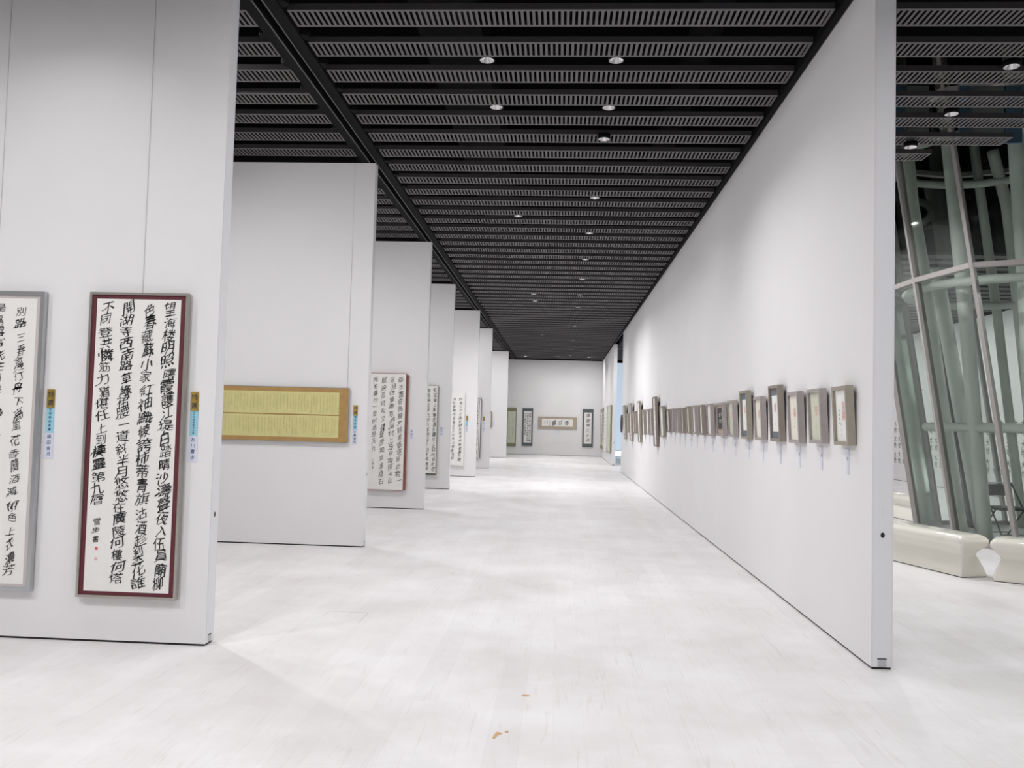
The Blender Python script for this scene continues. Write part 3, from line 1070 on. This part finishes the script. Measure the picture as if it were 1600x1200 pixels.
# ------------------------------------------------------------------ far gallery wall: sheets of children's brushwork
SH = MB().box(-.15, .15, -.002, 0, 0, .452).mesh('sheet', 'paper')
def sheet_letters(seed):
    q = []
    column(q, '大地', 0, .425, .035, .20, -.003, .55, 2, .022, 1.0)
    return q[0].mesh('lettering', 'ink')
SHL = [sheet_letters(s) for s in range(4)]
k = 0
for row, z in enumerate((.475, .94, 1.405)):
    for c in range(27):
        yy = 18.9 + c * .314
        lb = 'brushed two-character sheet, %s row of the far gallery wall, %s from its near end' % (('lowest', 'middle', 'top')[row], ORD[c])
        t = thing('calligraphy_sheet', lb, 'calligraphy sheet', (XW, yy, z), RZ, 'brushed sheets, %s row' % ('lowest', 'middle', 'top')[row])
        link('paper', SH, t)
        link('lettering', SHL[k % 4], t)
        k += 1
for c in range(5):
    t = thing('calligraphy_sheet', 'brushed sheet hung above the three rows on the far gallery wall, %s along' % ORD[c], 'calligraphy sheet', (XW, 24.9 + c * .42, 2.15), RZ, 'brushed sheets hung higher')
    o = link('paper', SH, t)
    o.scale = (1.25, 1, 1.5)
    o = link('lettering', SHL[c % 4], t)
    o.scale = (1.25, 1, 1.5)

# ------------------------------------------------------------------ glazed tube with steel pipes
LEAN = (-.155, .0)
def lean(p, z):
    return (p[0] + LEAN[0]*z, p[1] + LEAN[1]*z, z)
GV = [(5.36, 12.98), (5.41, 11.86), (5.62, 10.72), (6.9, 10.05), (8.3, 10.2), (9.3, 11.2), (9.35, 12.6), (8.6, 13.8), (7.3, 14.3), (6.1, 14.0)]
ZT, ZTOP = 3.55, 7.2
tube_g = thing('glass_wall_enclosure', 'leaning faceted glass enclosure with pale mullions beyond the right wall', 'glass enclosure', (6.9, 12.2, 0))
g0 = Vector((6.9, 12.2, 0))
def loc3(p):
    return tuple(Vector(p) - g0)
NV = len(GV)
for i, p in enumerate(GV):
    q = GV[(i + 1) % NV]
    nrm = Vector((p[0] - 7.2, p[1] - 12.2, 0)).normalized()
    tg = Vector((-nrm.y, nrm.x, 0))
    b = MB()
    bz = []
    for z in (0, ZTOP):
        c = Vector(lean(p, z)) - g0
        for a_, d_ in ((-.022, -.05), (.022, -.05), (.022, .05), (-.022, .05)):
            bz.append(tuple(c + tg * a_ + nrm * d_))
    b.v = bz
    b.f = [(0, 1, 5, 4), (1, 2, 6, 5), (2, 3, 7, 6), (3, 0, 4, 7), (0, 3, 2, 1), (4, 5, 6, 7)]
    b.build('mullion', 'mullion', tube_g)
    for z0, z1 in ((.06, ZT - .03), (ZT + .03, ZTOP - .02)):
        b = MB()
        b.quad(loc3(lean(p, z0)), loc3(lean(q, z0)), loc3(lean(q, z1)), loc3(lean(p, z1)))
        b.build('glass_pane', 'glass', tube_g)
    for nm, z, hh, dd in (('transom', ZT, .032, .05), ('sill', .03, .03, .04), ('transom', 5.75, .035, .05)):
        b = MB()
        vv = []
        nn = Vector((q[1] - p[1], -(q[0] - p[0]), 0)).normalized()
        for e in (p, q):
            for dz in (-hh, hh):
                for d_ in (-dd, dd):
                    c = Vector(lean(e, z + dz)) - g0 + nn * d_
                    vv.append(tuple(c))
        b.v = vv
        b.f = [(0, 1, 3, 2), (4, 6, 7, 5), (0, 2, 6, 4), (1, 5, 7, 3), (2, 3, 7, 6), (0, 4, 5, 1)]
        b.build(nm, 'mullion', tube_g)

b = MB()
for c in ((6.469, 13.700, 0.0), (5.851, 13.700, 3.5)):
    c = Vector(c) - g0
    for dx_, dy_ in ((-.03, -.05), (.03, -.05), (.03, .05), (-.03, .05)):
        b.v.append((c.x + dx_, c.y + dy_, c.z))
b.f = [(0, 1, 5, 4), (1, 2, 6, 5), (2, 3, 7, 6), (3, 0, 4, 7), (0, 3, 2, 1), (4, 5, 6, 7)]
b.build('dark_mullion', 'mullion_dark', tube_g)
pipes = thing('steel_tube_column', 'lattice column of pale grey-green steel pipes inside the glass enclosure', 'column', (6.9, 12.2, 0))
def pipe(nm, pts, r, m='pipe_paint'):
    b = MB()
    b.tube([loc3(p) for p in pts], r, 16)
    return b.build(nm, m, pipes, True)
pipe('pipe', [(4.896, 12.700, 7.200), (5.009, 12.700, 5.986), (5.116, 12.700, 4.830), (5.277, 12.700, 3.876), (5.512, 12.700, 2.179), (5.652, 12.700, 1.247), (5.817, 12.700, 0.138), (5.838, 12.700, 0.000)], 0.11)
pipe('pipe', [(5.050, 11.750, 7.200), (5.244, 11.750, 5.338), (5.322, 11.750, 4.584), (5.444, 11.750, 3.353), (5.547, 11.750, 2.135), (5.589, 11.750, 1.617), (5.699, 11.750, 0.417), (5.737, 11.750, 0.000)], 0.092)
pipe('pipe', [(5.913, 11.500, 7.200), (6.015, 11.500, 5.479), (6.072, 11.500, 4.527), (6.136, 11.500, 3.583), (6.200, 11.500, 2.138), (6.247, 11.500, 1.297), (6.320, 11.500, 0.000)], 0.115)
pipe('pipe', [(5.70, 13.200, 3.98), (5.763, 13.200, 3.582), (6.004, 13.200, 2.214), (6.176, 13.200, 1.247), (6.346, 13.200, 0.288), (6.397, 13.200, 0.000)], 0.105)
pipe('pipe', [(6.74, 13.600, 5.95), (6.760, 13.600, 5.853), (6.956, 13.600, 5.087), (7.053, 13.600, 4.273), (7.216, 13.600, 2.662), (7.486, 13.600, 0.000)], 0.085)
pipe('pipe', [(6.450, 13.900, 7.200), (6.779, 13.900, 4.746), (6.959, 13.900, 3.400), (7.108, 13.900, 2.068), (7.255, 13.900, 0.852), (7.358, 13.900, 0.000)], 0.07)
# rings
def ring(z, r, c=(6.95, 12.45), rad=1.35, n=20):
    c = (c[0] + LEAN[0]*z, c[1])
    pts = [(c[0] + rad*math.cos(2*math.pi*k/n), c[1] + rad*math.sin(2*math.pi*k/n), z) for k in range(n + 1)]
    pipe('ring_pipe', pts, r)


ring(1.55, .062)
ring(3.50, .062)
ring(5.45, .062)
for x, y in ((8.5, 12.3), (8.1, 13.4)):
    pipe('pipe', [lean((x + .3, y), 0), lean((x - .2, y + .1), 3.6), lean((x + .2, y), 7.2)], .12)

# ------------------------------------------------------------------ benches
def bench(label, a, d, length, width=.40, h=.43, group='benches round the tube'):
    """a: bottom outer near corner, d: unit direction of the long side"""
    d = Vector((d[0], d[1], 0)).normalized()
    n = Vector((-d.y, d.x, 0))       # to the left of d
    t = thing('bench', label, 'bench', (a[0], a[1], 0), math.atan2(d.y, d.x), group)
    b = MB()
    prof = [(.008, .004), (.016, 0), (.04, .006), (.10, .022), (.16, .046), (.205, .066), (.225, .070), (.25, .058), (.29, .022), (.325, -.010), (.355, -.022), (.385, -.018), (.412, .005), (.426, .03), (.43, .07)]
    K = 6
    ring = 4 * K
    for z, ins in prof:
        x0, x1, y0, y1 = ins, length - ins, ins, width - ins
        r = .022 + max(0, z - .25) * .2
        for cx, cy, a0 in ((x1 - r, y0 + r, -90), (x1 - r, y1 - r, 0), (x0 + r, y1 - r, 90), (x0 + r, y0 + r, 180)):
            for k in range(K):
                an = math.radians(a0 + 90 * k / (K - 1))
                b.v.append((cx + r * math.cos(an), cy + r * math.sin(an), z))
    for i in range(len(prof) - 1):
        for k in range(ring):
            p, q = i * ring + k, i * ring + (k + 1) % ring
            b.f.append((p, q, q + ring, p + ring))
    b.f.append(tuple((len(prof) - 1) * ring + k for k in range(ring)))
    b.f.append(tuple(range(ring))[::-1])
    b.build('seat_shell', 'bench_white', t, True)
    MB().box(.012, length - .012, .012, width - .012, 0, .009).build('plinth', 'black_rubber', t)
    return t


bd = Vector((.284, -.959, 0)).normalized()
L1 = 2.3
a1 = Vector((4.09, 8.874, 0)) - bd * L1
bench('glossy white moulded bench with a pinched waist, nearest the end of the right wall', a1, bd, L1, .32)
bench('glossy white moulded bench cut by the right edge of the picture', (4.325, 8.735), (.86, -.51), 2.3, .36)
b0d = Vector((5.897 - 5.848, 14.455 - 15.108, 0)).normalized()
bench('far glossy white bench on the left of the glass enclosure', Vector((5.72, 15.0, 0)) - b0d * 1.1, b0d, 1.9, .30)

# ------------------------------------------------------------------ folding chair
t = thing('folding_chair', 'black folding chair behind the steel pipes inside the glass', 'chair', (6.21, 12.15, 0), math.radians(10))
t.scale = (1.12, 1.1, 1.0)
b = MB()
n = 10
for iy, (yy, th_) in enumerate(((0, 0), (.012, 0))):
    for k in range(n + 1):
        u = k / n * 2 - 1
        for z in (.60, .615, .745, .76):
            ins = .012 if z in (.60, .76) else 0
            b.v.append((u * (.215 - ins), .20 + yy - .03 * (1 - u*u) * -1, z))
st = 4
for iy in range(2):
    base = iy * (n + 1) * st
    for k in range(n):
        for j in range(3):
            q = (base + k*st + j, base + (k+1)*st + j, base + (k+1)*st + j + 1, base + k*st + j + 1)
            b.f.append(q if iy == 0 else q[::-1])
for k in range(n):
    for j in (0, 3):
        p0 = k*st + j
        b.f.append((p0, p0 + (n+1)*st, p0 + st + (n+1)*st, p0 + st))
for k in (0, n):
    for j in range(3):
        p0 = k*st + j
        b.f.append((p0, p0 + 1, p0 + 1 + (n+1)*st, p0 + (n+1)*st))
b.build('backrest', 'chair_black', t, True)
MB().box(-.20, .20, -.21, .17, .435, .465).box(-.19, .19, -.20, .16, .425, .436).build('seat', 'chair_black', t)
for s in (-1, 1):
    MB().tube([(s*.215, -.26, .0), (s*.215, -.02, .42), (s*.215, .205, .78)], .011, 8).build('leg', 'chair_steel', t)
    MB().tube([(s*.19, .27, .0), (s*.19, -.06, .43)], .011, 8).build('leg', 'chair_steel', t)
MB().tube([(-.215, -.20, .10), (.215, -.20, .10)], .009, 8).build('stretcher', 'chair_steel', t)
MB().tube([(-.19, .21, .09), (.19, .21, .09)], .009, 8).build('stretcher', 'chair_steel', t)
MB().tube([(-.215, .205, .78), (.215, .205, .78)], .011, 8).build('top_rail', 'chair_steel', t)
